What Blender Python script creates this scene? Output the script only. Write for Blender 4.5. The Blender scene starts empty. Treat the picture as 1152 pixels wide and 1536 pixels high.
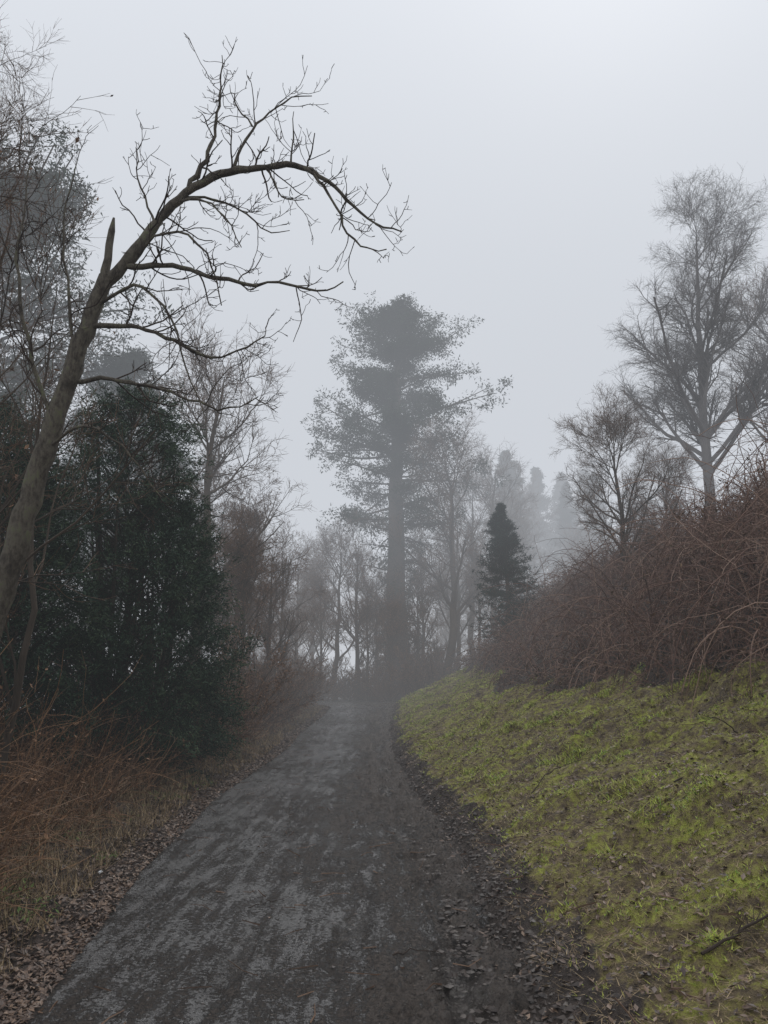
import bpy, math, numpy as np
from mathutils import Vector
rad=math.radians
scene=bpy.context.scene
scene.view_settings.view_transform='Standard'
scene.view_settings.look='None'
scene.view_settings.exposure=0
COL=scene.collection

# ------------------------------------------------------------ helpers
def vnoise(x,y,seed=0):
    x=np.asarray(x,float); y=np.asarray(y,float)
    ix=np.floor(x).astype(np.int64); iy=np.floor(y).astype(np.int64)
    fx=x-ix; fy=y-iy
    fx=fx*fx*(3-2*fx); fy=fy*fy*(3-2*fy)
    def h(a,b):
        v=(a*374761393+b*668265263+seed*144665+1013904223)&0xffffffff
        v=((v^(v>>13))*1274126177)&0xffffffff
        return (v^(v>>16))/4294967296.0
    return (h(ix,iy)*(1-fx)+h(ix+1,iy)*fx)*(1-fy)+(h(ix,iy+1)*(1-fx)+h(ix+1,iy+1)*fx)*fy
def fbm(x,y,o=4,seed=0):
    s=0;a=.5;t=0
    for i in range(o):
        s=s+a*vnoise(x*2**i,y*2**i,seed+i*17); t+=a; a*=.5
    return s/t
def sstep(a,b,x):
    t=np.clip((x-a)/(b-a),0,1); return t*t*(3-2*t)
def norm(v): return v/np.maximum(np.linalg.norm(v,axis=-1,keepdims=True),1e-9)

def mk(name,V,Fs,mats,attrs=None,smooth=False,fmat=None,link=True,parent=None):
    me=bpy.data.meshes.new(name)
    V=np.asarray(V,np.float32).reshape(-1,3)
    me.vertices.add(len(V)); me.vertices.foreach_set('co',V.ravel())
    loops=np.concatenate([f.ravel() for f in Fs]).astype(np.int32)
    sizes=np.concatenate([np.full(len(f),f.shape[1]) for f in Fs])
    starts=np.concatenate([[0],np.cumsum(sizes)[:-1]]).astype(np.int32)
    me.loops.add(len(loops)); me.loops.foreach_set('vertex_index',loops)
    me.polygons.add(len(sizes)); me.polygons.foreach_set('loop_start',starts)
    if fmat is not None: me.polygons.foreach_set('material_index',np.asarray(fmat,np.int32))
    me.polygons.foreach_set('use_smooth',np.full(len(sizes),smooth))
    me.update(calc_edges=True)
    for m in (mats if isinstance(mats,list) else [mats]): me.materials.append(m)
    if attrs:
        for k,a in attrs.items():
            at=me.attributes.new(k,'FLOAT','POINT'); at.data.foreach_set('value',np.asarray(a,np.float32).ravel())
    if not link: return me
    o=bpy.data.objects.new(name,me); COL.objects.link(o)
    if parent: o.parent=parent
    return o

class Buf:
    def __init__(s): s.V=[];s.F=[];s.M=[];s.n=0;s.T=[]
    def add(s,V,F,m=0,tint=None):
        V=V.reshape(-1,3); s.V.append(V); s.F.append(F+s.n); s.M.append(np.full(len(F),m)); s.n+=len(V)
        s.T.append(np.zeros(len(V)) if tint is None else tint)
    def tubes(s,P,R,S=4,m=0):
        N,K,_=P.shape
        T=norm(np.gradient(P,axis=1))
        g=norm(P[:,-1]-P[:,0])
        ref=np.where(np.abs(g[:,2:3])>.8,np.array([[1.,0,0]]),np.array([[0,0,1.]]))[:,None,:]
        a=norm(np.cross(T,ref)); b=np.cross(T,a)
        th=np.arange(S)*2*np.pi/S
        V=P[:,:,None,:]+R[:,:,None,None]*(np.cos(th)[None,None,:,None]*a[:,:,None,:]+np.sin(th)[None,None,:,None]*b[:,:,None,:])
        i=np.arange(N)[:,None,None]*K*S; k=np.arange(K-1)[None,:,None]*S; j=np.arange(S)[None,None,:]; j2=(j+1)%S
        F=np.stack([i+k+j,i+k+j2,i+k+S+j2,i+k+S+j],-1).reshape(-1,4)
        s.add(V,F,m,np.repeat(np.random.default_rng(N).random(N),K*S))
    def tris(s,C,A,B,m=0,tint=None):
        V=np.stack([C-B*.5,C+B*.5,C+A],1); N=len(C)
        s.add(V,np.arange(N*3).reshape(N,3),m,None if tint is None else np.repeat(tint,3))
    def quads(s,C,A,B,m=0,tint=None,bend=.25):
        nrm=norm(np.cross(A,B))*np.linalg.norm(A,axis=-1,keepdims=True)*bend
        V=np.stack([C-A,C-B*.6+nrm*.4,C+A,C+B*.6+nrm*.4],1); N=len(C)
        q=np.arange(N*4).reshape(N,4)
        F=np.concatenate([q[:,[0,1,2]],q[:,[0,2,3]]])
        s.add(V,F,m,None if tint is None else np.repeat(tint,4))
    def obj(s,name,mats,smooth=False,link=True,parent=None):
        return mk(name,np.concatenate(s.V),s.F,mats,{'tint':np.concatenate(s.T)},smooth,np.concatenate(s.M),link,parent)

def grow(P,R,n,L,ang,K,rng,up=.1,wander=.12,t=(.25,1.),rs=.6,rmax=9,rmin=.002,lfall=.5,tip=.35,pl=None):
    N,KP,_=P.shape
    idx=np.repeat(np.arange(N),n); M=len(idx)
    tt=rng.uniform(t[0],t[1],M)
    f=tt*(KP-1); i0=np.clip(np.floor(f).astype(int),0,KP-2); w=(f-i0)
    p=P[idx,i0]*(1-w[:,None])+P[idx,i0+1]*w[:,None]
    d=norm(P[idx,i0+1]-P[idx,i0]); r=R[idx,i0]*(1-w)+R[idx,i0+1]*w
    rv=rng.normal(size=(M,3)); pr=norm(rv-(rv*d).sum(-1,keepdims=True)*d)
    a=rng.uniform(ang[0],ang[1],M)[:,None]
    dd=np.cos(a)*d+np.sin(a)*pr
    LL=rng.uniform(L[0],L[1],M)*(1-lfall*tt)
    if pl is not None: LL=LL*pl[idx]
    out=[p]
    for k in range(K-1):
        dd=norm(dd+wander*rng.normal(size=(M,3))+np.array([0,0,up]))
        p=p+dd*(LL/(K-1))[:,None]; out.append(p)
    PP=np.stack(out,1)
    r0=np.clip(r*rs,rmin,rmax)
    RR=r0[:,None]*np.linspace(1,tip,K)[None,:]
    return PP,np.maximum(RR,rmin*.5)

def along(P,rng,n):
    N,K,_=P.shape; idx=rng.integers(0,N,n); f=rng.uniform(0,K-1.001,n); i=f.astype(int); w=(f-i)[:,None]
    return P[idx,i]*(1-w)+P[idx,i+1]*w

# ------------------------------------------------------------ materials
def newmat(name):
    m=bpy.data.materials.new(name); m.use_nodes=True
    nt=m.node_tree; b=nt.nodes['Principled BSDF']; return m,nt,b
def ramp(nt,cols,src):
    r=nt.nodes.new('ShaderNodeValToRGB'); e=r.color_ramp.elements
    while len(e)<len(cols): e.new(.5)
    for i,(p,c) in enumerate(cols):
        e[i].position=p; e[i].color=(*c,1)
    nt.links.new(src,r.inputs[0]); return r.outputs[0]
def noise(nt,scale,detail=4,rough=.6,world=True,vs=None):
    n=nt.nodes.new('ShaderNodeTexNoise'); n.inputs['Scale'].default_value=scale; n.inputs['Detail'].default_value=detail; n.inputs['Roughness'].default_value=rough
    g=nt.nodes.new('ShaderNodeNewGeometry')
    if vs:
        m=nt.nodes.new('ShaderNodeMapping'); m.inputs['Scale'].default_value=vs
        nt.links.new(g.outputs['Position'],m.inputs['Vector']); nt.links.new(m.outputs[0],n.inputs['Vector'])
    else: nt.links.new(g.outputs['Position'],n.inputs['Vector'])
    return n.outputs['Fac']
def math_(nt,op,a,b):
    n=nt.nodes.new('ShaderNodeMath'); n.operation=op
    for i,v in enumerate((a,b)):
        if isinstance(v,(int,float)): n.inputs[i].default_value=v
        else: nt.links.new(v,n.inputs[i])
    return n.outputs[0]
def attr(nt,name):
    a=nt.nodes.new('ShaderNodeAttribute'); a.attribute_name=name; return a.outputs['Fac']
def mixc(nt,f,a,b):
    n=nt.nodes.new('ShaderNodeMix'); n.data_type='RGBA'
    if isinstance(f,(int,float)): n.inputs[0].default_value=f
    else: nt.links.new(f,n.inputs[0])
    for i,v in ((6,a),(7,b)):
        if isinstance(v,tuple): n.inputs[i].default_value=(*v,1)
        else: nt.links.new(v,n.inputs[i])
    return n.outputs[2]
def bump(nt,b,h,st,dist=.02):
    n=nt.nodes.new('ShaderNodeBump'); n.inputs['Strength'].default_value=st; n.inputs['Distance'].default_value=dist
    nt.links.new(h,n.inputs['Height']); nt.links.new(n.outputs[0],b.inputs['Normal'])
def simple(name,cols,scale=3,rough=.8,spec=.2,tint=.6,bmp=0,bs=60,vs=None):
    m,nt,b=newmat(name)
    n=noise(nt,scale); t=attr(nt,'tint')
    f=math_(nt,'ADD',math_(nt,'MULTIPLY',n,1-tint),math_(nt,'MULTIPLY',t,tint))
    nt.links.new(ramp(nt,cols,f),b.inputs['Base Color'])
    b.inputs['Roughness'].default_value=rough; b.inputs['Specular IOR Level'].default_value=spec
    if bmp: bump(nt,b,noise(nt,bs,6,vs=vs),bmp,.03)
    return m
M_bark,nt,b=newmat('bark_mossy')
n1=noise(nt,5,6,.7); n2=noise(nt,30,6,.75,vs=(1,1,.35))
f=math_(nt,'ADD',math_(nt,'MULTIPLY',n1,.5),math_(nt,'MULTIPLY',n2,.5))
nt.links.new(ramp(nt,[(.33,(.02,.015,.012)),(.45,(.08,.066,.05)),(.54,(.15,.13,.10)),(.62,(.15,.16,.08)),(.70,(.25,.24,.19))],f),b.inputs['Base Color'])
b.inputs['Roughness'].default_value=.75; b.inputs['Specular IOR Level'].default_value=.25; bump(nt,b,n2,1,.04)
M_twig=simple('twig_dark',[(0,(.024,.018,.015)),(1,(.07,.05,.038))],3)
M_birch=simple('birch_bark',[(.2,(.11,.10,.095)),(.8,(.22,.20,.19))],2,tint=.3)
M_bark2=simple('bark_brown',[(.2,(.04,.033,.027)),(.8,(.11,.085,.063))],2,tint=.3)
M_twig2=simple('twig_brown',[(0,(.075,.05,.037)),(1,(.20,.125,.082))],1)
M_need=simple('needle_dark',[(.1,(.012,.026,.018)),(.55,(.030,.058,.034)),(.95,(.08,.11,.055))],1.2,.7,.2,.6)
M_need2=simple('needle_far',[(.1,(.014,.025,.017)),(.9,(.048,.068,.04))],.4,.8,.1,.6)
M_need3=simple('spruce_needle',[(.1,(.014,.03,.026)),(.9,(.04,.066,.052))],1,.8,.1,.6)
M_bramble=simple('bramble_stem',[(0,(.06,.038,.032)),(.55,(.18,.105,.08)),(1,(.40,.28,.21))],1.2,.7,.3,.75)
M_brleaf=simple('bramble_leaf',[(0,(.025,.03,.018)),(.6,(.12,.075,.05)),(1,(.24,.155,.09))],1.5,.7,.3,.7)
M_shrub=simple('shrub_stem',[(0,(.045,.028,.019)),(.6,(.17,.092,.048)),(1,(.40,.22,.105))],.9,.6,.3,.7)
M_dead=simple('dead_leaf',[(0,(.07,.042,.028)),(.5,(.19,.105,.06)),(1,(.35,.20,.11))],2,.6,.3,.8)
M_litter=simple('litter_leaf',[(0,(.04,.026,.02)),(.6,(.125,.08,.056)),(.93,(.25,.165,.11)),(1,(.38,.28,.19))],2,.45,.45,.8)
M_straw=simple('straw',[(0,(.10,.07,.043)),(.6,(.27,.195,.105)),(1,(.48,.37,.23))],2,.7,.2,.8)

M_grass,nt,b=newmat('grass_blade')
f=math_(nt,'ADD',math_(nt,'MULTIPLY',noise(nt,2.2,8,.8),1.35),math_(nt,'MULTIPLY',attr(nt,'tint'),.30))
nt.links.new(ramp(nt,[(.55,(.15,.10,.052)),(.67,(.30,.23,.095)),(.76,(.36,.355,.08)),(.90,(.40,.47,.06)),(1,(.16,.27,.045))],f),b.inputs['Base Color'])
b.inputs['Roughness'].default_value=.6; b.inputs['Specular IOR Level'].default_value=.25

# ground
M_ground,nt,b=newmat('ground_soil')
g=attr(nt,'grass'); n1=noise(nt,2.2,8,.8); n2=noise(nt,14,6,.7); n3=noise(nt,60,4,.7)
moss=ramp(nt,[(.40,(.06,.042,.026)),(.475,(.15,.11,.055)),(.53,(.25,.22,.06)),(.60,(.36,.39,.05)),(.8,(.13,.21,.035))],math_(nt,'ADD',math_(nt,'MULTIPLY',n1,.6),math_(nt,'MULTIPLY',n2,.4)))
soil=ramp(nt,[(.3,(.018,.013,.010)),(.5,(.05,.036,.028)),(.7,(.10,.072,.057))],n2)
gm=math_(nt,'ADD',g,math_(nt,'MULTIPLY',math_(nt,'SUBTRACT',n2,.5),1.2))
gm2=ramp(nt,[(.35,(0,0,0)),(.6,(1,1,1))],gm)
nt.links.new(mixc(nt,gm2,soil,moss),b.inputs['Base Color'])
b.inputs['Roughness'].default_value=.7; b.inputs['Specular IOR Level'].default_value=.35
bump(nt,b,math_(nt,'ADD',n2,math_(nt,'MULTIPLY',n3,.4)),1,.05)

# path: wet asphalt with mud
M_path,nt,b=newmat('wet_asphalt_mud')
mud=attr(nt,'mud'); wet=attr(nt,'wet'); na=noise(nt,5,7,.78,vs=(1,.5,1)); nb=noise(nt,34,7,.82); nc=noise(nt,120,3,.75); nd=noise(nt,1.1,4,.6,vs=(1,.4,1)); ne=noise(nt,10,5,.7,vs=(1,.10,1))
asp=ramp(nt,[(.36,(.05,.047,.046)),(.5,(.112,.107,.104)),(.64,(.21,.205,.198))],nc)
mudc=ramp(nt,[(.34,(.014,.010,.008)),(.45,(.048,.036,.028)),(.56,(.115,.090,.072)),(.70,(.19,.155,.13))],math_(nt,'ADD',math_(nt,'MULTIPLY',nb,.6),math_(nt,'MULTIPLY',nc,.4)))
def cen(v,k): return math_(nt,'MULTIPLY',math_(nt,'SUBTRACT',v,.5),k)
mm=math_(nt,'ADD',mud,math_(nt,'ADD',cen(na,1.6),math_(nt,'ADD',cen(nb,3.2),cen(ne,1.5))))
mk_=ramp(nt,[(.34,(0,0,0)),(.66,(1,1,1))],mm)
base=mixc(nt,mk_,asp,mudc)
wm=ramp(nt,[(.35,(0,0,0)),(.75,(1,1,1))],math_(nt,'ADD',wet,cen(nb,1.2)))
nt.links.new(mixc(nt,math_(nt,'MULTIPLY',wm,.6),base,(.05,.045,.041)),b.inputs['Base Color'])
rr=mixc(nt,mk_,ramp(nt,[(.40,(.16,.16,.16)),(.6,(.38,.38,.38))],nd),ramp(nt,[(.4,(.22,.22,.22)),(.6,(.6,.6,.6))],nb))
nt.links.new(mixc(nt,wm,rr,(.08,.08,.08)),b.inputs['Roughness']); b.inputs['Specular IOR Level'].default_value=.5
hh=math_(nt,'ADD',math_(nt,'MULTIPLY',mk_,math_(nt,'ADD',.2,math_(nt,'MULTIPLY',nb,1.9))),math_(nt,'MULTIPLY',nc,.28))
hh=math_(nt,'MULTIPLY',hh,math_(nt,'SUBTRACT',1.0,math_(nt,'MULTIPLY',wm,.8)))
bump(nt,b,hh,1,.024)

# ------------------------------------------------------------ terrain functions
def ip(xs): 
    a=np.array(xs,float); return lambda q: np.interp(q,a[:,0],a[:,1])
PZ=ip([(-20,0),(14,0),(18,.03),(24,.2),(30,.5),(34,.7),(38,.78),(42,.8),(58,.8),(75,-2),(120,-9),(500,-14)])
ER=ip([(-20,.74),(4,.74),(7.3,.76),(9.3,.66),(11.4,.5),(16,.33),(20,.24),(24,.2),(30,.3),(36,.5),(45,1.2),(100,5),(600,5)])
EL=ip([(-20,-1.8),(4,-1.88),(5.4,-2.05),(7.3,-2.32),(9,-2.4),(11.4,-2.62),(16,-2.62),(20,-2.6),(24,-2.75),(30,-2.5),(34,-2.5),(38,-3.4),(42,-6),(46,-10),(600,-10)])
HB=ip([(-1,0),(0,0),(.08,.09),(.26,.23),(1.7,.82),(3.2,1.52),(4.2,2.25),(5.5,3.4),(7,4.7),(8.5,5.6),(11,6.3),(30,8),(90,9),(600,9)])
HL=ip([(0,0),(.5,.05),(1.6,.22),(3,.2),(6,-.1),(15,-1.5),(40,-6),(600,-14)])
def ground_h(x,y):
    x=np.asarray(x,float); y=np.asarray(y,float)
    wob=.34*(fbm(x*0+3.1,y*1.1,4,5)-.5)
    er=ER(y)+wob; el=EL(y)-wob
    d=x-er; dl=el-x
    h=PZ(y)+np.where(d>0,HB(d),0)+np.where(dl>0,HL(dl),0)
    amp=np.clip(np.maximum(d,dl),0,2)/2
    h=h+(fbm(x*.45,y*.45,4,1)-.5)*.9*np.clip(np.maximum(d-3,dl-3),0,6)/6
    h=h+(fbm(x*1.7,y*1.7,3,2)-.5)*.40*amp+(fbm(x*6,y*6,4,9)-.5)*.16*np.clip(amp*6,.0,1)
    ins=np.minimum(-d,-dl)
    h=h-.09*sstep(.0,.3,ins)
    return h,d,dl
def gz(x,y): return float(ground_h(x,y)[0])

def axis(segs):
    return np.concatenate([np.arange(a,b_,s) for a,b_,s in segs])
def geo(a,s,r,n): return a+np.cumsum(s*r**np.arange(n))
xs=np.concatenate([-geo(5,.3,1.16,36)[::-1],axis([(-5,-3.2,.12),(-3.2,4.6,.045),(4.6,12,.2)]),geo(12,.3,1.16,36)])
ys=np.concatenate([-geo(0,.5,1.3,14)[::-1],axis([(0,3,.3),(3,12,.045),(12,20,.12),(20,46,.35)]),geo(46,.6,1.16,33)])
X,Y=np.meshgrid(xs,ys); Z,D,DL=ground_h(X,Y)
nx,ny=len(xs),len(ys); ii=np.arange(nx*ny).reshape(ny,nx)
F=np.stack([ii[:-1,:-1],ii[:-1,1:],ii[1:,1:],ii[1:,:-1]],-1).reshape(-1,4)
def gedge(x,y): return 3.1+1.7*(fbm(x*.6,y*.45,4,33)-.5)
GE=gedge(X,Y)
gw=sstep(.16,.5,D+.5*(fbm(X*3,Y*3,3,8)-.5))*(1-sstep(GE-.2,GE+.5,D))
gw=np.maximum(gw,.12*sstep(.1,.4,DL)*(1-sstep(.8,1.2,DL)))
mk('ground',np.stack([X,Y,Z],-1),[F],M_ground,{'grass':gw},True)

# path
py=np.concatenate([axis([(-3,3,.3),(3,9,.026),(9,16,.05),(16,47,.15)])]); nu=150
u=np.linspace(0,1,nu); U,PYY=np.meshgrid(u,py)
el=EL(PYY)-.22; er=ER(PYY)+.2; PX=el+(er-el)*U
mudm=.28+.62*sstep(.45,.92,U+.3*(fbm(PX*1.2,PYY*.5,3,40)-.5))+.6*(fbm(PX*.9,PYY*.7,3,41)-.5)
mudm=mudm+.55*sstep(.14,.0,U)
fade=sstep(0,.09,np.minimum(U,1-U))
cl=fbm(PX*10,PYY*8,5,50); cl2=fbm(PX*2.2,PYY*1.1,3,51)
heavy=sstep(.55,.85,U)
PZZ=PZ(PYY)-.075*(1-fade)+.03*(cl2-.5)*mudm+np.clip(mudm,0,1)*(.04+.085*heavy)*np.clip(cl-.46,0,1)*2.4
r1=np.abs(U-.82+.02*np.sin(PYY*.8)); r2=np.abs(U-.42+.02*np.sin(PYY*.6)); r3=np.abs(U-.62+.03*np.sin(PYY*.7))
pud=fbm(PX*2.0,PYY*.8,4,77)
wetm=np.clip(.75*sstep(.47,.66,pud)*sstep(.12,.0,np.minimum.reduce([r1,r2,r3])),0,1)
PZZ=PZZ-.045*sstep(.07,0,r1)*(PYY<30)-.018*sstep(.05,0,r2)*(PYY<30)-.018*sstep(.05,0,r3)*(PYY<30)
ii=np.arange(nu*len(py)).reshape(len(py),nu)
F=np.stack([ii[:-1,:-1],ii[:-1,1:],ii[1:,1:],ii[1:,:-1]],-1).reshape(-1,4)
mk('path',np.stack([PX,PYY,PZZ],-1),[F],M_path,{'mud':mudm,'wet':wetm},True)

# ------------------------------------------------------------ grass on the bank
rng=np.random.default_rng(1)
def sampleY(n,a,b,p=1.0): return a*(b/a)**(rng.random(n)**p)
B=Buf()
N=300000
y=sampleY(N,2.2,38); d=rng.uniform(.05,4.0,N); x=ER(y)+d
z,dd,_=ground_h(x,y); ge=gedge(x,y)
cov=fbm(x*2.2,y*2.2,5,60)
keep=(dd>.16+.35*rng.random(N))&(dd<ge+.3)&(rng.random(N)<sstep(.45,.59,cov)+.07)
x,y,z,cov,dd=x[keep],y[keep],z[keep],cov[keep],dd[keep]; n=len(x)
hgt=(.006+.015*rng.random(n)**2)*(1+2.2*sstep(.62,.76,fbm(x*2.5,y*2.5,2,61)))*(1+y/22)
az=rng.uniform(0,2*np.pi,n); ln=rng.uniform(.3,3.2,n)
A=norm(np.stack([np.cos(az)*ln-.35,np.sin(az)*ln-.2,np.ones(n)],-1))*(hgt*(1+.5*ln))[:,None]
w=(.0022+.0028*rng.random(n))*(1+y/5)
Bv=np.stack([np.cos(az+1.57),np.sin(az+1.57),0*az],-1)*w[:,None]
B.tris(np.stack([x,y,z-.004],-1),A,Bv,0,rng.random(n))
B.obj('grass',[M_grass])
B=Buf()
N=110000
y=sampleY(N,2.2,34); side=rng.random(N)<.26
d=np.where(side,-rng.uniform(.15,1.5,N),rng.uniform(.1,4.2,N)); x=np.where(side,EL(y)+d,ER(y)+d)
z,dd,dl=ground_h(x,y)
keep=(rng.random(N)<sstep(.60,.44,fbm(x*2.2,y*2.2,5,60))+.10)|(side&(fbm(x*1.4,y*1.4,2,63)>.42))
x,y,z,side,d=x[keep],y[keep],z[keep],side[keep],d[keep]; n=len(x)
az=rng.uniform(0,2*np.pi,n); L=rng.uniform(.02,.10,n)*np.where(side,1.3+2.6*np.clip(-d,0,1.2),1)
el_=np.where(side,rng.uniform(.2,1.35,n),rng.uniform(-.1,.4,n))
A=np.stack([np.cos(az)*np.cos(el_),np.sin(az)*np.cos(el_),np.sin(el_)],-1)*L[:,None]
B.tris(np.stack([x,y,z+.008],-1),A,np.stack([-np.sin(az),np.cos(az),0*az],-1)*((.0016+.002*rng.random(n))*(1+y/6))[:,None],0,rng.random(n))
B.obj('dead_grass',[M_straw])
B=Buf()
N=54000
y=sampleY(N,2.5,36); k=rng.random(N)
x=np.where(k<.56,EL(y)+.15-rng.exponential(.6,N),np.where(k<.93,ER(y)+rng.uniform(-.1,4.5,N),EL(y)+(ER(y)-EL(y))*rng.random(N)))
onp=(k>=.93)
keep=(~onp)|(rng.random(N)<.10)
x,y,onp=x[keep],y[keep],onp[keep]; n=len(x)
z=ground_h(x,y)[0]; z=np.where((x>EL(y))&(x<ER(y)),PZ(y)+.016,z+.012)
az=rng.uniform(0,6.28,n); s=rng.uniform(.006,.024,n)*np.where(onp,.5,1)*(1+y/30); tl=rng.normal(0,.35,n)
A=np.stack([np.cos(az),np.sin(az),tl],-1)*s[:,None]; Bb=np.stack([-np.sin(az),np.cos(az),rng.normal(0,.35,n)],-1)*(s*.8)[:,None]
B.quads(np.stack([x,y,z],-1),A,Bb,0,rng.random(n))
B.obj('fallen_leaves',[M_litter])
M_weed=simple('weed_leaf',[(0,(.05,.09,.025)),(1,(.15,.22,.06))],4)
B=Buf(); N=5000
y=sampleY(N,3.5,14); x=EL(y)-rng.uniform(.15,1.0,N); kp=fbm(x*1.6,y*1.6,2,66)>.64; x,y=x[kp],y[kp]; n=len(x); z=ground_h(x,y)[0]
az=rng.uniform(0,6.28,n); s=rng.uniform(.01,.03,n)
B.quads(np.stack([x,y,z+rng.uniform(.01,.06,n)],-1),np.stack([np.cos(az),np.sin(az),rng.uniform(0,.8,n)],-1)*s[:,None],np.stack([-np.sin(az),np.cos(az),0*az],-1)*(s*.6)[:,None],0,rng.random(n))
B.obj('verge_weeds',[M_weed])
M_clod=simple('mud_clod',[(.2,(.022,.016,.013)),(.8,(.075,.056,.045))],20,.45,.45,.5)
B=Buf(); N=12000
y=sampleY(N,3,30); k=rng.random(N)
x=np.where(k<.8,ER(y)+rng.normal(-.03,.15,N),EL(y)+(ER(y)-EL(y))*rng.random(N)**.5)
z=np.where(x<ER(y)-.1,PZ(y)+.003,ground_h(x,y)[0])
s=(.004+.020*rng.random(N)**2.5)*np.where(k<.8,1.2,.55)
ico=np.array([[0,0,1],[.9,0,.1],[.28,.85,.1],[-.72,.52,.05],[-.72,-.52,.1],[.28,-.85,.05]],float)
V=np.stack([x,y,z-.003],-1)[:,None,:]+ico[None]*(1+.35*rng.normal(size=(N,6,3)))*s[:,None,None]*np.array([1.3,1.3,.6])
fi=np.array([[0,1,2],[0,2,3],[0,3,4],[0,4,5],[0,5,1]])
F=(np.arange(N)[:,None,None]*6+fi[None]).reshape(-1,3)
B.add(V,F,0,np.repeat(rng.random(N),6)); B.obj('mud_clods',[M_clod])

# ------------------------------------------------------------ bramble thicket on the bank
def canes(B,x,y,z,L,az0,spread,el0,grav,K,r,wander,m=0,S=3):
    n=len(x); p=np.stack([x,y,z],-1); a=az0+rng.normal(0,spread,n); e=el0
    d=np.stack([np.cos(a)*np.cos(e),np.sin(a)*np.cos(e),np.sin(e)],-1); out=[p]
    for k in range(K-1):
        d=norm(d+wander*rng.normal(size=(n,3))+np.array([0,0,1.])*grav[:,None])
        p=p+d*(L/(K-1))[:,None]; out.append(p)
    P=np.stack(out,1); R=r[:,None]*np.linspace(1,.4,K)[None]
    B.tubes(P,R,S,m); return P,R
B=Buf(); N=11500
y=sampleY(N,5,40,.9); d=3.0+(rng.random(N)**.85)*6.8; x=ER(y)+d
ge=gedge(x,y)+.2; k=d>ge; x,y,d=x[k],y[k],d[k]; n=len(x)
z=ground_h(x,y)[0]
hm=np.clip(1.6*fbm(x*1.0,y*1.0,3,70),.2,1.6)
L=rng.uniform(.7,2.3,n)*np.clip((d-2.6)/1.6,.4,1)*hm
P,R=canes(B,x,y,z,L,np.full(n,3.5),1.7,rng.uniform(.2,1.5,n),rng.uniform(-.5,0,n),8,rng.uniform(.003,.007,n)*(1+y/28),.22)
P2,R2=grow(P,R,1,(.2,.7),(.5,1.2),4,rng,up=-.02,rs=.7,rmin=.002)
B.tubes(P2,R2*1.3,3)
N=1000
y2=sampleY(N,5,34,.9); d2=rng.uniform(3.6,9,N); x2=ER(y2)+d2; z2=ground_h(x2,y2)[0]
P4,R4=canes(B,x2,y2,z2,rng.uniform(1.8,3.6,N)*np.clip((d2-2.4)/2.5,.5,1),np.full(N,3.5),1.8,rng.uniform(.9,1.5,N),rng.uniform(-.42,-.16,N),12,rng.uniform(.005,.009,N)*(1+y2/30),.12,S=4)
P5,R5=grow(P4,R4,3,(.2,.8),(.4,1.1),5,rng,up=-.03,rs=.6,rmin=.003); B.tubes(P5,R5,3)
q=along(P,rng,46000); n=len(q); s=rng.uniform(.012,.036,n)*(1+q[:,1]/50)
A=norm(rng.normal(size=(n,3)))*s[:,None]; Bb=norm(rng.normal(size=(n,3)))*(s*.9)[:,None]
B.quads(q+rng.normal(size=(n,3))*.03,A,Bb,1,rng.random(n))
B.obj('bramble_thicket',[M_bramble,M_brleaf])

# ------------------------------------------------------------ left roadside shrub thicket
B=Buf(); N=9000
y=sampleY(N,4.6,40,.9); d=.5+rng.random(N)**.9*4.4+.55*fbm(y*.8,y*0,2,80); x=EL(y)-d; z=ground_h(x,y)[0]
L=rng.uniform(.6,2.2,N)*np.clip(.35+(d-.7)/2.0,.3,1.0)*(.40+1.1*fbm(x*.8,y*.8,3,81))
P,R=canes(B,x,y,z,L,np.full(N,-.3),1.7,rng.uniform(.25,1.5,N),rng.uniform(-.28,.08,N),8,rng.uniform(.003,.0068,N)*(1+y/28),.18)
P2,R2=grow(P,R,2,(.2,.75),(.3,1.1),4,rng,up=.04,rs=.7,rmin=.0022)
B.tubes(P2,R2*1.2,3)
q=along(P2,rng,30000); n=len(q); s=rng.uniform(.010,.028,n)*(1+q[:,1]/40)
B.quads(q,norm(rng.normal(size=(n,3)))*s[:,None],norm(rng.normal(size=(n,3)))*(s*.8)[:,None],1,rng.random(n))
B.obj('roadside_shrub_thicket',[M_shrub,M_dead])

# ------------------------------------------------------------ hero leaning tree
rng=np.random.default_rng(7)
def path(pts,K,jy=0):
    p=np.array(pts,float); L=np.concatenate([[0],np.cumsum(np.linalg.norm(np.diff(p,axis=0),axis=1))])
    t=np.linspace(0,L[-1],K); q=np.stack([np.interp(t,L,p[:,i]) for i in range(3)],-1)
    for _ in range(2): q[1:-1]=.25*q[:-2]+.5*q[1:-1]+.25*q[2:]
    q[1:-1]+=rng.normal(size=q[1:-1].shape)*jy
    return q
def limb(B,pts,r0,r1,K=18,S=8,jy=.012,m=0):
    P=path(pts,K,jy)[None]; R=np.linspace(r0,r1,K)[None]*(1+.10*rng.normal(size=(1,K)))
    B.tubes(P,R,S,m); return P,R
B=Buf()
main=[(-4.15,7.1,-.1),(-3.9,7.05,1.2),(-3.61,7,2.53),(-3.40,7,3.71),(-3.22,7,4.56),(-3.05,7,5.30),(-2.92,7,5.79)]
P=path(main,40,.012)[None]; R=np.interp(np.linspace(0,1,40),[0,.1,1],[.19,.145,.078])[None]*(1+.04*rng.normal(size=(1,40))); B.tubes(P,R,14)
limbs=[]
a=limbs.append
a(limb(B,[(-2.94,7,5.70),(-2.656,7,6.03),(-2.406,7,6.51),(-2.07,7,6.89),(-1.718,7,7.08),(-1.283,7,7.13),(-.993,7,7.19),(-.698,7,7.03),(-.404,7,6.76),(-.15,7,6.43),(.192,7,6.33)],.068,.007,40,jy=.008))
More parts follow.
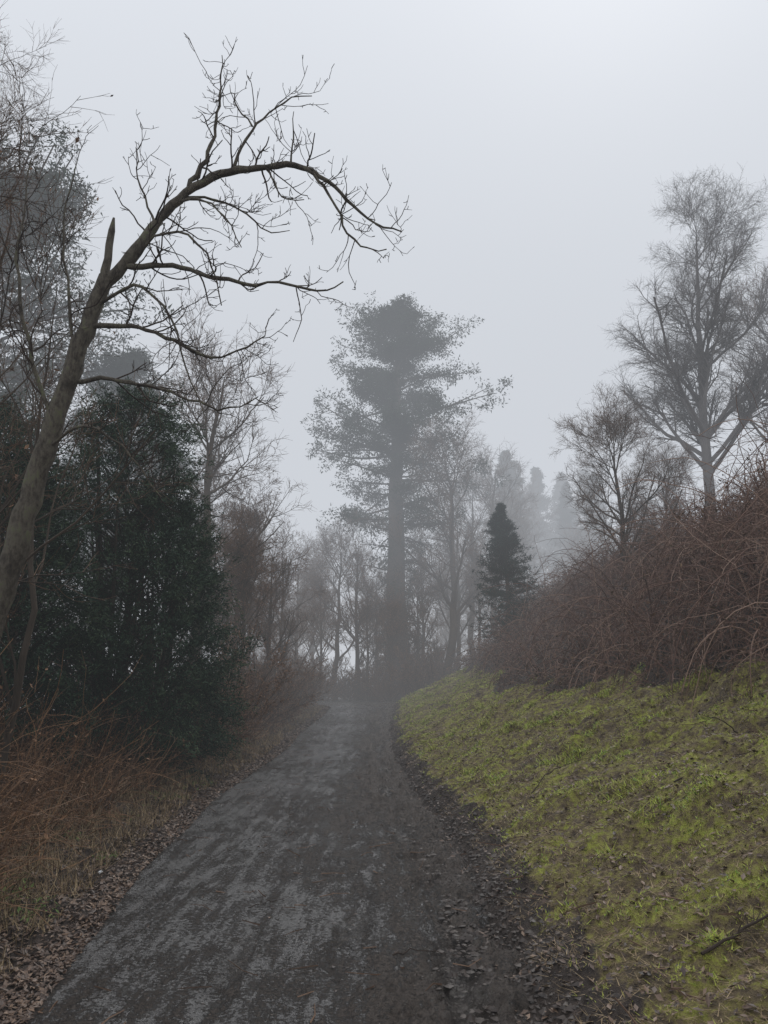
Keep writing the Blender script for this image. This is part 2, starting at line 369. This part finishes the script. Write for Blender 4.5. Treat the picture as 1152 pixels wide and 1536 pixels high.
a(limb(B,[(-.95,7,7.15),(-.75,7,7.05),(-.546,6.97,6.68),(-.399,6.95,6.31),(-.219,6.95,6.07),(.028,6.95,6.09)],.02,.006,16,6))
a(limb(B,[(-2.12,7,6.84),(-1.9,7.02,7.4),(-1.85,7.02,7.9),(-1.828,7.0,8.2),(-1.845,7,8.6)],.03,.005,18,6))
a(limb(B,[(-1.65,7,7.08),(-1.485,7,7.60),(-1.235,7,7.87),(-1.018,7,8.05),(-.808,7,8.05)],.02,.005,14,6))
a(limb(B,[(-1.46,7,7.65),(-1.647,6.98,7.91),(-1.738,7,8.2)],.012,.004,8,5))
a(limb(B,[(-1.02,7,7.2),(-.99,6.95,7.5),(-1.0,6.95,7.8)],.012,.004,8,5))
a(limb(B,[(-2.75,7,5.93),(-2.225,6.98,5.93),(-1.793,6.95,5.76),(-1.369,6.95,5.67),(-1.021,6.95,5.70),(-.669,6.97,5.57),(-.427,7,5.74)],.034,.006,24,6))
a(limb(B,[(-3.03,7,5.22),(-2.592,6.95,5.22),(-2.096,6.9,5.0),(-1.673,6.9,4.78),(-1.208,6.9,5.07)],.028,.006,20,6))
a(limb(B,[(-3.2,7,4.62),(-2.68,6.95,4.62),(-2.13,6.9,4.48),(-1.579,6.9,4.24),(-1.251,6.9,4.41)],.026,.005,20,6))
a(limb(B,[(-2.45,7,6.4),(-2.66,7,6.9),(-2.72,7,7.35)],.016,.005,9,5))
a(limb(B,[(-2.2,7,6.7),(-1.9,6.8,6.62),(-1.6,6.7,6.3),(-1.45,6.7,5.95)],.016,.005,10,5))
a(limb(B,[(-2.6,7,6.05),(-2.3,6.8,6.25),(-1.95,6.7,6.1),(-1.7,6.7,5.7),(-1.62,6.7,5.3)],.018,.005,12,5))
a(limb(B,[(-2.2,7,6.75),(-1.9,7.2,6.9),(-1.5,7.3,6.75),(-1.3,7.3,6.45),(-1.05,7.3,6.55)],.016,.005,12,5))
a(limb(B,[(-1.3,7,7.12),(-1.15,6.9,6.85),(-1.05,6.9,6.6),(-.85,6.9,6.65)],.012,.005,9,5))
a(limb(B,[(-3.0,7,5.45),(-2.5,6.7,5.6),(-2.1,6.6,5.2),(-1.9,6.6,4.6),(-1.7,6.6,4.1)],.02,.005,14,5))
a(limb(B,[(-3.35,7,3.9),(-2.9,6.7,4.1),(-2.4,6.6,3.8),(-2.05,6.6,3.3)],.018,.005,12,5))
a(limb(B,[(-3.3,7,4.1),(-3.6,6.8,5.0),(-3.75,6.7,6.0),(-3.7,6.7,7.0)],.028,.006,14,6))
a(limb(B,[(-3.15,7,4.9),(-3.3,6.9,5.6),(-3.35,6.8,6.4),(-3.2,6.7,7.1)],.02,.005,12,5))
P=path([(-2.93,7,5.7),(-2.93,7,6.1),(-2.9,7,6.5)],6,.006)[None]; B.tubes(P,np.array([[.05,.048,.042,.04,.036,.012]]),7)
for i,(P,R) in enumerate(limbs):
    Ln=np.linalg.norm(np.diff(P[0],axis=0),axis=1).sum()
    n1=max(4,int(Ln*6.5))
    P1,R1=grow(P,R,n1,(.25,.8),(.5,1.2),8,rng,up=.08,wander=.20,t=(.10,1),rs=.5,rmax=.011,rmin=.0052,lfall=.3,tip=.5)
    dn=rng.random(len(P1))<.4
    P1[dn,:,2]=2*P1[dn,:1,2]-P1[dn,:,2]
    P1[dn,-3:,2]+=np.array([.01,.05,.11])
    B.tubes(P1,R1,4,1)
    P2,R2=grow(P1,R1,3,(.08,.30),(.6,1.2),5,rng,up=.15,wander=.22,t=(.2,1),rs=.75,rmax=.006,rmin=.0038,lfall=.2,tip=.6)
    B.tubes(P2,R2,3,1)
    P3,R3=grow(P2,R2,1,(.03,.09),(.6,1.2),3,rng,up=.15,rs=.9,rmax=.005,rmin=.004,lfall=.2,tip=.8)
    B.tubes(P3,R3,3,1)
B.obj('leaning_bare_tree',[M_bark,M_twig],smooth=True)

# ------------------------------------------------------------ generic bare trees
def bare_mesh(name,H,r,seed,n=(20,8,7,5),L=(.35,.14,.06,.03),ang=(.5,1.0),up=.12,t0=.25,lean=(0,0),mats=None,leaves=0,wob=.03,rtw=.006,lf=.62,droop=0):
    g=np.random.default_rng(seed); B=Buf(); K=14
    t=np.linspace(0,1,K); P=np.stack([lean[0]*t**1.5*H+np.cumsum(g.normal(0,wob*H/K*1.5,K)),lean[1]*t*H+np.cumsum(g.normal(0,wob*H/K*1.5,K)),t*H*.93-.3],-1)[None]
    P[0,:2,:2]*=.2
    R=(r*(1-t)**.8+r*.06)[None]; R[0,0]*=1.35
    B.tubes(P,R,8)
    P1,R1=grow(P,R,n[0],(H*L[0]*.6,H*L[0]*1.3),ang,9,g,up=up,wander=.10,t=(t0,.98),rs=.5,rmin=r*.05,lfall=lf); B.tubes(P1,R1,5)
    P2,R2=grow(P1,R1,n[1],(H*L[1]*.6,H*L[1]*1.3),(.4,1.0),6,g,up=up,wander=.13,t=(.25,1),rs=.55,rmin=rtw*1.6,lfall=.4); B.tubes(P2,R2,4)
    P3,R3=grow(P2,R2,n[2],(H*L[2]*.6,H*L[2]*1.3),(.4,1.0),5,g,up=up*.6-droop,wander=.15,t=(.15,1),rs=.6,rmin=rtw,lfall=.3); B.tubes(P3,R3,3,1)
    last=P3
    if n[3]:
        P4,R4=grow(P3,R3,n[3],(H*L[3]*.5,H*L[3]*1.3),(.3,1.0),3,g,up=up*.2-droop*2,wander=.15,t=(.2,1),rs=.7,rmin=rtw*.8,lfall=.2); B.tubes(P4,R4,3,1); last=P4
    if leaves:
        q=along(last,g,leaves); m=len(q); s=g.uniform(.02,.045,m)
        B.quads(q,norm(g.normal(size=(m,3)))*s[:,None],norm(g.normal(size=(m,3)))*(s*.8)[:,None],2,g.random(m))
    return B.obj(name,mats or [M_bark2,M_twig2,M_dead],link=False)
def shrub_mesh(name,H,ns,seed,spread=.5,leaves=0,mats=None,rtw=.004,rb=.02,n2=10,n3=6):
    g=np.random.default_rng(seed); B=Buf(); K=8
    a=g.uniform(0,6.28,ns); e=g.uniform(.9,1.5,ns)-.25*spread
    d=np.stack([np.cos(a)*np.cos(e)*1.2,np.sin(a)*np.cos(e)*1.2,np.sin(e)],-1)
    p=np.stack([g.normal(0,.2*spread,ns),g.normal(0,.2*spread,ns),np.full(ns,-.1)],-1); L=g.uniform(.6,1.05,ns)*H; out=[p]
    for k in range(K-1):
        d=norm(d+.12*g.normal(size=(ns,3))); p=p+d*(L/(K-1))[:,None]; out.append(p)
    P=np.stack(out,1); R=(g.uniform(.5,1,ns)*rb)[:,None]*np.linspace(1,.25,K)[None]; B.tubes(P,R,5)
    P2,R2=grow(P,R,n2,(H*.12,H*.32),(.3,.8),5,g,up=.08,wander=.12,t=(.2,1),rs=.5,rmin=rtw*1.4); B.tubes(P2,R2,3,1)
    P3,R3=grow(P2,R2,n3,(H*.04,H*.13),(.3,.9),3,g,up=.05,wander=.12,t=(.1,1),rs=.7,rmin=rtw); B.tubes(P3,R3,3,1)
    if leaves:
        q=along(P3,g,leaves); m=len(q); s=g.uniform(.02,.045,m)
        B.quads(q,norm(g.normal(size=(m,3)))*s[:,None],norm(g.normal(size=(m,3)))*(s*.8)[:,None],2,g.random(m))
    return B.obj(name,mats or [M_bark2,M_twig2,M_dead],link=False)
def put(name,me,x,y,s=1,rz=0,sz=None,z=None,parent=None):
    o=bpy.data.objects.new(name,me); COL.objects.link(o)
    o.location=(x,y,(gz(x,y) if z is None else z)-.05); o.rotation_euler=(0,0,rz); o.scale=(s,s,sz or s)
    if parent: o.parent=parent
    return o

birch=bare_mesh('birch_tree',13.6,.21,11,n=(32,12,11,7),L=(.46,.135,.054,.029),ang=(.5,.95),up=.055,t0=.2,lean=(.035,0),mats=[M_birch,M_birch,M_dead],rtw=.0042,lf=.78,wob=.02,droop=.04)
put('birch_tree',birch,11.75,26,1,0)
bt=[bare_mesh('bare_tree',10,.14,21,n=(22,8,7,5),L=(.36,.15,.06,.03),up=.07,rtw=.006,leaves=3500),
    bare_mesh('bare_tree',12,.2,22,n=(18,9,7,5),L=(.42,.16,.065,.03),ang=(.6,1.15),up=.06,wob=.06,rtw=.007),
    bare_mesh('bare_tree',9,.11,23,n=(26,8,6,4),L=(.3,.13,.06,.03),ang=(.35,.8),up=.09,rtw=.006,leaves=7000)]
sh=[shrub_mesh('bare_shrub',3,16,31,leaves=3000),shrub_mesh('bare_shrub',4,20,32,spread=.9,leaves=0),shrub_mesh('bare_shrub',3.5,16,33,leaves=8000)]
dense=[shrub_mesh('dense_undergrowth',2.4,34,34,spread=1.0,leaves=5000,n2=12,n3=6,rtw=.006),shrub_mesh('dense_undergrowth',2.8,30,35,spread=.9,leaves=2000,n2=12,n3=6,rtw=.007)]
spread=bare_mesh('spreading_bare_tree',5.4,.10,41,n=(30,10,8,5),L=(.56,.20,.09,.045),ang=(.5,1.15),up=.05,t0=.06,rtw=.0042,wob=.05,lf=.45)
put('spreading_bare_tree',spread,7.3,22,.92,.4); put('spreading_bare_tree',spread,9.8,25,.65,2.4)
put('bare_shrub',sh[1],8.6,17,.4,2); put('bare_shrub',sh[0],12.5,22,.7,3); put('bare_shrub',sh[0],13.5,25,.8,5); put('bare_shrub',sh[1],10.5,30,.7,2.2)
put('bare_shrub',sh[0],9.0,13.5,.5,.2); put('bare_shrub',sh[0],10.3,19,.6,1.2)
put('bare_tree',bt[1],17,30,1.0,1); put('bare_tree',bt[0],19,27,1.1,4)
for i,(x,y,k,s,r) in enumerate([(-5.2,22,1,1.0,.3),(-5.0,25,2,.9,1.2),(-4.0,27,0,.68,2.2),(-6.8,27,0,.9,3),(-5.5,31,2,.85,5),(-4.6,34,0,.72,.5),(-7.2,35,0,.9,1.1),
     (-1.6,44,0,1.05,.1),(-2.9,46,1,.9,1.1),(3.6,43,1,1.25,2.4),(2.4,47,2,1.2,3.3),(4.6,48,0,1.1,4.4),(-.4,50,2,1.0,5.2),(6.2,52,1,1.1,.8),(-5.4,48,0,1.0,1.9),(.3,42,2,.7,1.0),(5.6,44,2,.8,3.1),(-1.0,43,2,.85,3.0),(2.1,43.5,0,.7,2.0),(-3.6,43,2,.9,4.0),(-4.3,22.5,2,.7,2.9)]):
    put('bare_tree',bt[k],x,y,s,r)
for i,(x,y,k,s,r) in enumerate([(-3.9,16,2,.75,0),(-4.6,18.5,0,1.1,1),(-4.2,21,2,1.0,2),(-5.5,20,1,1.0,3),(-4.2,24,0,1.1,4),(-3.9,28,2,1.0,5),(-4.2,31,1,.9,1.3),(-3.8,35,0,.9,2),
     (-6.2,16,1,1,.9),(-7,19,0,1.3,1.9),(-3.6,18,2,.6,2),(-3.7,25.5,2,.8,.7),(-3.6,32.5,2,.8,1.7)]):
    put('bare_shrub',sh[k],x,y,s,r)
g=np.random.default_rng(12)
for i in range(28):
    x=g.uniform(-9,4.5); y=g.uniform(40.5,49)
    if y<43 and -6.5<x<-3: y+=3
    put('dense_undergrowth',dense[i%2],x,y,g.uniform(.85,1.45),g.uniform(0,6))
for x,y,s in [(-4.3,17,.8),(-4.4,20,.8),(-4.1,23,.9),(-4.0,26,.9),(-3.8,30,.8),(-3.7,33,.8),(-4.6,36,1),(-4.6,38.5,1)]:
    put('dense_undergrowth',dense[0],x,y,s,x*7)
tall=bare_mesh('tall_bare_tree',20,.18,51,n=(10,8,7,6),L=(.20,.09,.045,.02),up=.05,rtw=.005,t0=.6)
put('tall_bare_tree',tall,-11.0,16,1,.6)
thin=bare_mesh('young_bare_tree',8.4,.05,52,n=(13,6,5,2),L=(.45,.16,.06,.03),ang=(.3,.8),up=.06,t0=.12,wob=.06,rtw=.0038,mats=[M_bark2,M_twig2,M_dead],leaves=40)
thin2=bare_mesh('young_bare_tree',7.0,.045,53,n=(12,6,5,2),L=(.45,.16,.06,.03),ang=(.3,.85),up=.05,t0=.12,wob=.07,rtw=.0038,mats=[M_bark2,M_twig2,M_dead],leaves=40)
put('young_bare_tree',thin,-4.55,7.8,1.0,0); put('young_bare_tree',thin2,-4.1,8.3,1.0,2); put('young_bare_tree',thin2,-4.7,7.1,1.05,5); put('young_bare_tree',thin,-5.6,9.5,.9,3)

# ------------------------------------------------------------ conifers
def clumps(B,C,Rd,n,size,g,m,flat=.55,asp=.35):
    N=len(C); idx=np.repeat(np.arange(N),n); M=len(idx)
    off=norm(g.normal(size=(M,3)))*(g.random(M)**.45)[:,None]; off[:,2]*=flat
    p=C[idx]+off*Rd[idx][:,None]
    A=norm(off+.7*g.normal(size=(M,3))+np.array([0,0,-.15]))
    s=g.uniform(.6,1.3,M)*size
    Bv=norm(np.cross(A,g.normal(size=(M,3))))*(s*asp)[:,None]
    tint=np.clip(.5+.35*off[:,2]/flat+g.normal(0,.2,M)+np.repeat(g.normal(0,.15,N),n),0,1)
    B.tris(p,A*s[:,None],Bv,m,tint)
def conifer_mesh(name,H,zb,prof,nl,rt,seed,slope=.1,droop=-.03,clr=.55,ncl=7,ntri=30,tri=.2,flat=.55,mats=None,jit=.3,lr=.05,asp=.35,stubs=0,inner=.3,lat=.12,extra=None,lob=.75):
    g=np.random.default_rng(seed); B=Buf(); K=16; t=np.linspace(0,1,K)
    P=np.stack([np.cumsum(g.normal(0,.05,K)),np.cumsum(g.normal(0,.05,K)),t*H-.3],-1)[None]; R=(rt*(1-t)**.75+.03)[None]; R[0,0]*=1.3
    B.tubes(P,R,10)
    f=g.random(nl)**.85; z=zb+(H-zb)*f*.985; pr=ip(prof)
    a=g.uniform(0,6.28,nl); L=pr(f)*np.clip(g.normal(.86,jit,nl),.35,1.25)
    L=L*(1-.5*lob+lob*fbm(a*1.2+20,f*9,2,seed))
    sl=slope+g.normal(0,.12,nl)+.5*f
    if extra:
        e=np.array(extra); f=np.concatenate([f,e[:,0]]); z=np.concatenate([z,zb+(H-zb)*e[:,0]]); a=np.concatenate([a,e[:,1]]); L=np.concatenate([L,e[:,2]]); sl=np.concatenate([sl,e[:,3]]); nl=len(f)
    d=np.stack([np.cos(a),np.sin(a),sl],-1); p=np.stack([np.interp(z,P[0,:,2],P[0,:,0]),np.interp(z,P[0,:,2],P[0,:,1]),z],-1); out=[p]
    d=norm(d)
    for k in range(6):
        d=norm(d+.07*g.normal(size=(nl,3))+np.array([0,0,droop])); p=p+d*(L/6)[:,None]; out.append(p)
    LP=np.stack(out,1); LR=(lr*(.3+.7*L/max(L.max(),.1)))[:,None]*np.linspace(1,.25,7)[None]
    B.tubes(LP,LR,4)
    P2,R2=grow(LP,LR,4,(.12,.3),(.5,1.1),4,g,up=.0,t=(.3,1),rs=.5,rmin=.012,lfall=.2,pl=L); B.tubes(P2,R2,3)
    idx=np.repeat(np.arange(nl),ncl); tt=g.uniform(inner,1,len(idx)); fi=tt*6; i0=np.clip(fi.astype(int),0,5); w=(fi-i0)[:,None]
    C=LP[idx,i0]*(1-w)+LP[idx,i0+1]*w
    C=np.concatenate([C+g.normal(size=C.shape)*lat*L[idx][:,None]*np.array([1,1,.35]),P2[:,-1]])
    Rd=clr*g.uniform(.5,1.2,len(C))
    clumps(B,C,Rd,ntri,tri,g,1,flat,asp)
    if stubs:
        zz=g.uniform(zb*.2,zb,stubs); aa=g.uniform(0,6.28,stubs); LL=g.uniform(1,4.2,stubs)*(.3+.7*zz/zb)
        d=np.stack([np.cos(aa),np.sin(aa),g.normal(-.05,.2,stubs)],-1); p=np.stack([0*zz,0*zz,zz],-1); out=[p]
        for k in range(5):
            d=norm(d+.15*g.normal(size=(stubs,3))+np.array([0,0,-.08])); p=p+d*(LL/5)[:,None]; out.append(p)
        SP=np.stack(out,1); SR=np.full((stubs,1),.05)*np.linspace(1,.3,6)[None]; B.tubes(SP,SR,4)
        P3,R3=grow(SP,SR,7,(.4,1.6),(.5,1.1),4,g,up=-.05,rs=.5,rmin=.015); B.tubes(P3,R3,3)
        P4,R4=grow(P3,R3,4,(.2,.7),(.5,1.1),3,g,up=-.08,rs=.6,rmin=.012); B.tubes(P4,R4,3)
        clumps(B,P3[:,-1][::2],.45*g.uniform(.5,1.2,len(P3[::2])),16,tri,g,1,flat,asp)
        C=np.stack([g.normal(0,rt*.75,260),g.normal(0,rt*.75,260),g.uniform(.3,zb,260)],-1); clumps(B,C,.38*g.uniform(.5,1.2,260),26,tri*.8,g,1,1.0,.6)
    return B.obj(name,mats or [M_bark2,M_need2],link=False)

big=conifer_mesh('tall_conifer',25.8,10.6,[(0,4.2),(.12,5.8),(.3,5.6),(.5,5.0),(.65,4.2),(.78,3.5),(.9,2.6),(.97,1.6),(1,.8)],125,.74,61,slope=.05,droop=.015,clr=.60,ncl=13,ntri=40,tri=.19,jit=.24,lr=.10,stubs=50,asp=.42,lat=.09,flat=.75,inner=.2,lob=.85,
   extra=[(.50,.1-.7,7.0,.05),(.47,-.55,6.4,.0),(.66,-.3,4.9,.1),(.54,3.14-.7,6.2,.1),(.33,2.7,6.8,.0),(.18,2.3,6.8,-.1),(.1,-.9,5.5,-.1),(.7,2.9,4.6,.1),(.82,.2,3.2,.2),(.84,3.0,3.0,.2)])
put('tall_conifer',big,.9,46,1,.0)
pine=conifer_mesh('scots_pine_tree',25,7,[(0,4.5),(.3,6.8),(.55,6.0),(.75,4.8),(.9,3.3),(1,1.5)],120,.45,62,slope=.1,droop=.02,clr=.8,ncl=11,ntri=34,tri=.2,jit=.28,lr=.12,asp=.42,lat=.09,lob=.9)
put('scots_pine_tree',pine,-16.4,29,1,1.3)
pine2=conifer_mesh('scots_pine_tree',18,6,[(0,3),(.3,4),(.6,3.5),(.85,2.6),(1,1)],100,.3,63,slope=.1,droop=.02,clr=.7,ncl=8,ntri=28,tri=.22,jit=.25,lr=.08,lat=.09)
put('scots_pine_tree',pine2,-13.0,34,1,.3)
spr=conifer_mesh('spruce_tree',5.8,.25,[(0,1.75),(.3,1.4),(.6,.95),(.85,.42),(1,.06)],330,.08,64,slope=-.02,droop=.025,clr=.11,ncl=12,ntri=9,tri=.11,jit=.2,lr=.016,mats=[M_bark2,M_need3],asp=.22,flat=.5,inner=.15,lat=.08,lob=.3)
put('spruce_tree',spr,4.95,29.5,1.0,0)
fs=conifer_mesh('distant_spruce',21,2,[(0,4),(.3,3.4),(.6,2.3),(.85,1.1),(1,.1)],150,.3,65,slope=-.05,droop=.01,clr=.45,ncl=8,ntri=18,tri=.3,jit=.2,lr=.06,lob=.4)
grp=bpy.data.objects.new('distant_conifer_wood',None); COL.objects.link(grp)
for i,(x,y,s) in enumerate([(11.4,66,.95),(15.4,72,.95),(18.4,74,.95),(9.0,76,.8),(22,78,1.05),(27,78,.85),(16.8,66,.72),(31,84,1.0),(-18,70,.9),(-25,66,1.2),(-31,72,1.3),(-14,78,.9),(13.6,74,1.05),(20,68,.8)]):
    put('conifer_%d'%i,fs,x,y,s*.92,i*1.7,parent=grp,z=max(gz(x,y),3))
grp2=bpy.data.objects.new('distant_bare_wood',None); COL.objects.link(grp2)
g=np.random.default_rng(5)
for i in range(34):
    x=g.uniform(-30,14) if i<24 else g.uniform(10,34); y=g.uniform(54,72); put('tree_%d'%i,bt[i%3],x,y,g.uniform(.9,1.4),g.uniform(0,6),z=min(gz(x,y),4),parent=grp2)

# ------------------------------------------------------------ dark yews on the left
def yew_mesh(name,H,Rm,seed,n=900,ntri=70):
    g=np.random.default_rng(seed); B=Buf()
    K=8; a=g.uniform(0,6.28,9); t=np.linspace(0,1,K)
    P=np.stack([np.stack([np.cos(q)*.35*Rm*t,np.sin(q)*.35*Rm*t,t*H*g.uniform(.6,.9)-.1],-1) for q in a]); B.tubes(P,np.full((9,1),.07)*np.linspace(1,.2,K)[None],6)
    f=g.random(n); z=.15+f*(H-.15); a=g.uniform(0,6.28,n)
    pr=np.interp(f,[0,.15,.4,.7,.9,1],[.85,1,.92,.66,.36,.08])*Rm*(.50+.85*fbm(a*1.3+5,f*8,3,seed+3))
    rr=pr*g.uniform(.35,1.0,n)**.5
    C=np.stack([np.cos(a)*rr,np.sin(a)*rr,z],-1)
    S0=np.stack([C[:,0]*.15,C[:,1]*.15,np.maximum(z-.45*rr-.2,.1)],-1)
    LP=np.stack([S0,(S0+C)/2+np.array([0,0,-.03]),C],1)[::3]; B.tubes(LP,np.tile([[.02,.014,.006]],(len(LP),1)),3)
    idx=np.repeat(np.arange(n),ntri); M=len(idx)
    od=norm(np.stack([np.cos(a),np.sin(a),g.uniform(-.1,1.1,n)],-1)+.25*g.normal(size=(n,3)))
    L=g.uniform(.35,.85,n); s=g.random(M)
    lat=norm(np.cross(od,np.array([0,0,1.])))
    p=C[idx]+od[idx]*(s*L[idx])[:,None]+lat[idx]*(g.normal(0,.13,M)*(1.1-s))[:,None]+np.array([0,0,1.])*(g.normal(0,.06,M)-.14*s**2)[:,None]
    A=norm(od[idx]*.8+.65*g.normal(size=(M,3))+np.array([0,0,-.15]))*g.uniform(.05,.11,M)[:,None]
    Bv=norm(np.cross(A,g.normal(size=(M,3))))*g.uniform(.012,.028,M)[:,None]
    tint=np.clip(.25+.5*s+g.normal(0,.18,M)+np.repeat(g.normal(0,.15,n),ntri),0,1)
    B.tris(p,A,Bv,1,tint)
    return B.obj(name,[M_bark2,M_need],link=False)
y1=yew_mesh('yew_tree',6.7,1.7,71,1000,75); y2=yew_mesh('yew_tree',5.2,1.45,72,800,70)
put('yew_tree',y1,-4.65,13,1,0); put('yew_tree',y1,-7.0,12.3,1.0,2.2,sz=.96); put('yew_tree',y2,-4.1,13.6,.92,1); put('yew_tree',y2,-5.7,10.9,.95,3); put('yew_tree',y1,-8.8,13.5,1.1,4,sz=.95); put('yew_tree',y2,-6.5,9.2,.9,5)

# ------------------------------------------------------------ fallen sticks, sprig, litter
rng=np.random.default_rng(99)
def stick(name,pts,r,tw=6):
    B=Buf(); q=[(x,y,gz(x,y)+h) for x,y,h in pts]; P=path(q,12,.006)[None]; R=np.linspace(r,r*.35,12)[None]; B.tubes(P,R,6)
    P1,R1=grow(P,R,tw,(.08,.25),(.4,1.0),4,rng,up=-.03,rs=.5,rmin=.002); B.tubes(P1,R1,3); B.obj(name,[M_twig])
stick('fallen_branch',[(1.45,3.75,.02),(1.75,3.85,.03),(2.1,3.9,.03)],.008)
stick('fallen_branch',[(2.3,6.2,.03),(2.7,6.35,.05),(3.1,6.3,.05)],.007)
stick('fallen_branch',[(.05,5.0,.10),(.2,5.1,.105),(.42,5.0,.10)],.005,4)
stick('fallen_branch',[(-1.0,6.0,.10),(-.9,6.2,.10),(-.7,6.25,.10)],.004,4)
stick('fallen_branch',[(1.6,8.5,.03),(1.9,8.9,.06),(2.4,9.0,.05)],.006)
stick('dead_stem_sprig',[(3.35,7.3,.05),(3.2,7.25,.18),(3.02,7.2,.22)],.007,9)
B=Buf(); N=900; y=np.exp(rng.uniform(np.log(2.8),np.log(20),N)); k=rng.random(N)
x=np.where(k<.55,ER(y)+rng.uniform(0,4,N),np.where(k<.85,EL(y)-rng.uniform(0,1.2,N),EL(y)+(ER(y)-EL(y))*rng.random(N)))
z=np.where((x>EL(y))&(x<ER(y)),PZ(y)+.014,ground_h(x,y)[0]+.018)
az=rng.uniform(0,6.28,N); L=rng.uniform(.04,.28,N); d=np.stack([np.cos(az),np.sin(az),rng.normal(0,.12,N)],-1)
p=np.stack([x,y,z],-1); P=np.stack([p,p+d*L[:,None]*.5+rng.normal(size=(N,3))*.008,p+d*L[:,None]],1); B.tubes(P,np.tile([[.003,.0026,.0015]],(N,1))*(1+rng.random((N,1))),3)
B.obj('fallen_twigs',[M_twig2])
M_white,nt,b=newmat('paper_scrap'); b.inputs['Base Color'].default_value=(.75,.75,.75,1)
x0,y0=-2.42,6.85
B=Buf(); c=np.array([[x0,y0,gz(x0,y0)+.035]]*3); B.quads(c,np.array([[.024,.005,.006],[.0,.02,.012],[.016,.014,.0]]),np.array([[0,.02,0],[.018,0,.006],[-.012,.014,.012]]),0,np.zeros(3),.4)
B.obj('paper_scrap',[M_white])

# ------------------------------------------------------------ fog
def fogbox(name,lo,hi,dens,col):
    m=bpy.data.materials.new(name); m.use_nodes=True; nt=m.node_tree; nt.nodes.clear()
    o=nt.nodes.new('ShaderNodeOutputMaterial'); a=nt.nodes.new('ShaderNodeVolumeAbsorption'); e=nt.nodes.new('ShaderNodeEmission'); s=nt.nodes.new('ShaderNodeAddShader')
    a.inputs['Color'].default_value=(0,0,0,1); a.inputs['Density'].default_value=dens
    e.inputs['Color'].default_value=(*col,1); e.inputs['Strength'].default_value=dens  # fog glows by itself: emission stands in for scattered daylight
    nt.links.new(a.outputs[0],s.inputs[0]); nt.links.new(e.outputs[0],s.inputs[1]); nt.links.new(s.outputs[0],o.inputs['Volume'])
    V=np.array([[x,y,z] for x in (lo[0],hi[0]) for y in (lo[1],hi[1]) for z in (lo[2],hi[2])],float)
    F=np.array([[0,1,3,2],[4,6,7,5],[0,4,5,1],[2,3,7,6],[0,2,6,4],[1,5,7,3]])
    return mk(name,V,[F],m)
FC=(.62,.65,.70)
fogbox('fog',(-390,-60,-30),(390,420,70),.0018,FC)
fogbox('fog_bank',(-380,17,6.02),(380,415,66),.0080,FC)
fogbox('fog_bank',(-380,17,-29),(380,54.5,6.0),.0062,(.43,.425,.43))  # low layer: shade of the woods put in as a dimmer glow colour
fogbox('fog_bank',(-370,54.52,-28),(370,410,62),.016,FC)

# ------------------------------------------------------------ light
w=bpy.data.worlds.new('World'); scene.world=w; w.use_nodes=True; nt=w.node_tree
bg=nt.nodes['Background']; sky=nt.nodes.new('ShaderNodeTexSky'); sky.sky_type='NISHITA'; sky.sun_disc=False
sky.sun_elevation=rad(48); sky.sun_rotation=rad(20)
hs=nt.nodes.new('ShaderNodeHueSaturation'); hs.inputs['Saturation'].default_value=.25
nt.links.new(sky.outputs[0],hs.inputs['Color'])
mx=mixc(nt,.85,hs.outputs[0],(9.2,9.6,10.3)); nt.links.new(mx,bg.inputs['Color']); bg.inputs['Strength'].default_value=.1
sl=bpy.data.lights.new('sun','SUN'); sl.energy=1.5; sl.angle=rad(30); sl.color=(1,.96,.90)
so=bpy.data.objects.new('sun',sl); COL.objects.link(so)
el=rad(48); az=rad(20); v=Vector((math.sin(az)*math.cos(el),math.cos(az)*math.cos(el),math.sin(el)))
so.rotation_euler=v.to_track_quat('Z','Y').to_euler()

# ------------------------------------------------------------ camera
cd=bpy.data.cameras.new('camera'); cam=bpy.data.objects.new('camera',cd); COL.objects.link(cam)
cd.sensor_fit='VERTICAL'; cd.sensor_height=36; cd.lens=26; cd.clip_end=2000; cd.clip_start=.05
cam.location=(0,0,1.6); cam.rotation_euler=(rad(90+13.3),0,0)
scene.camera=cam
print('done')
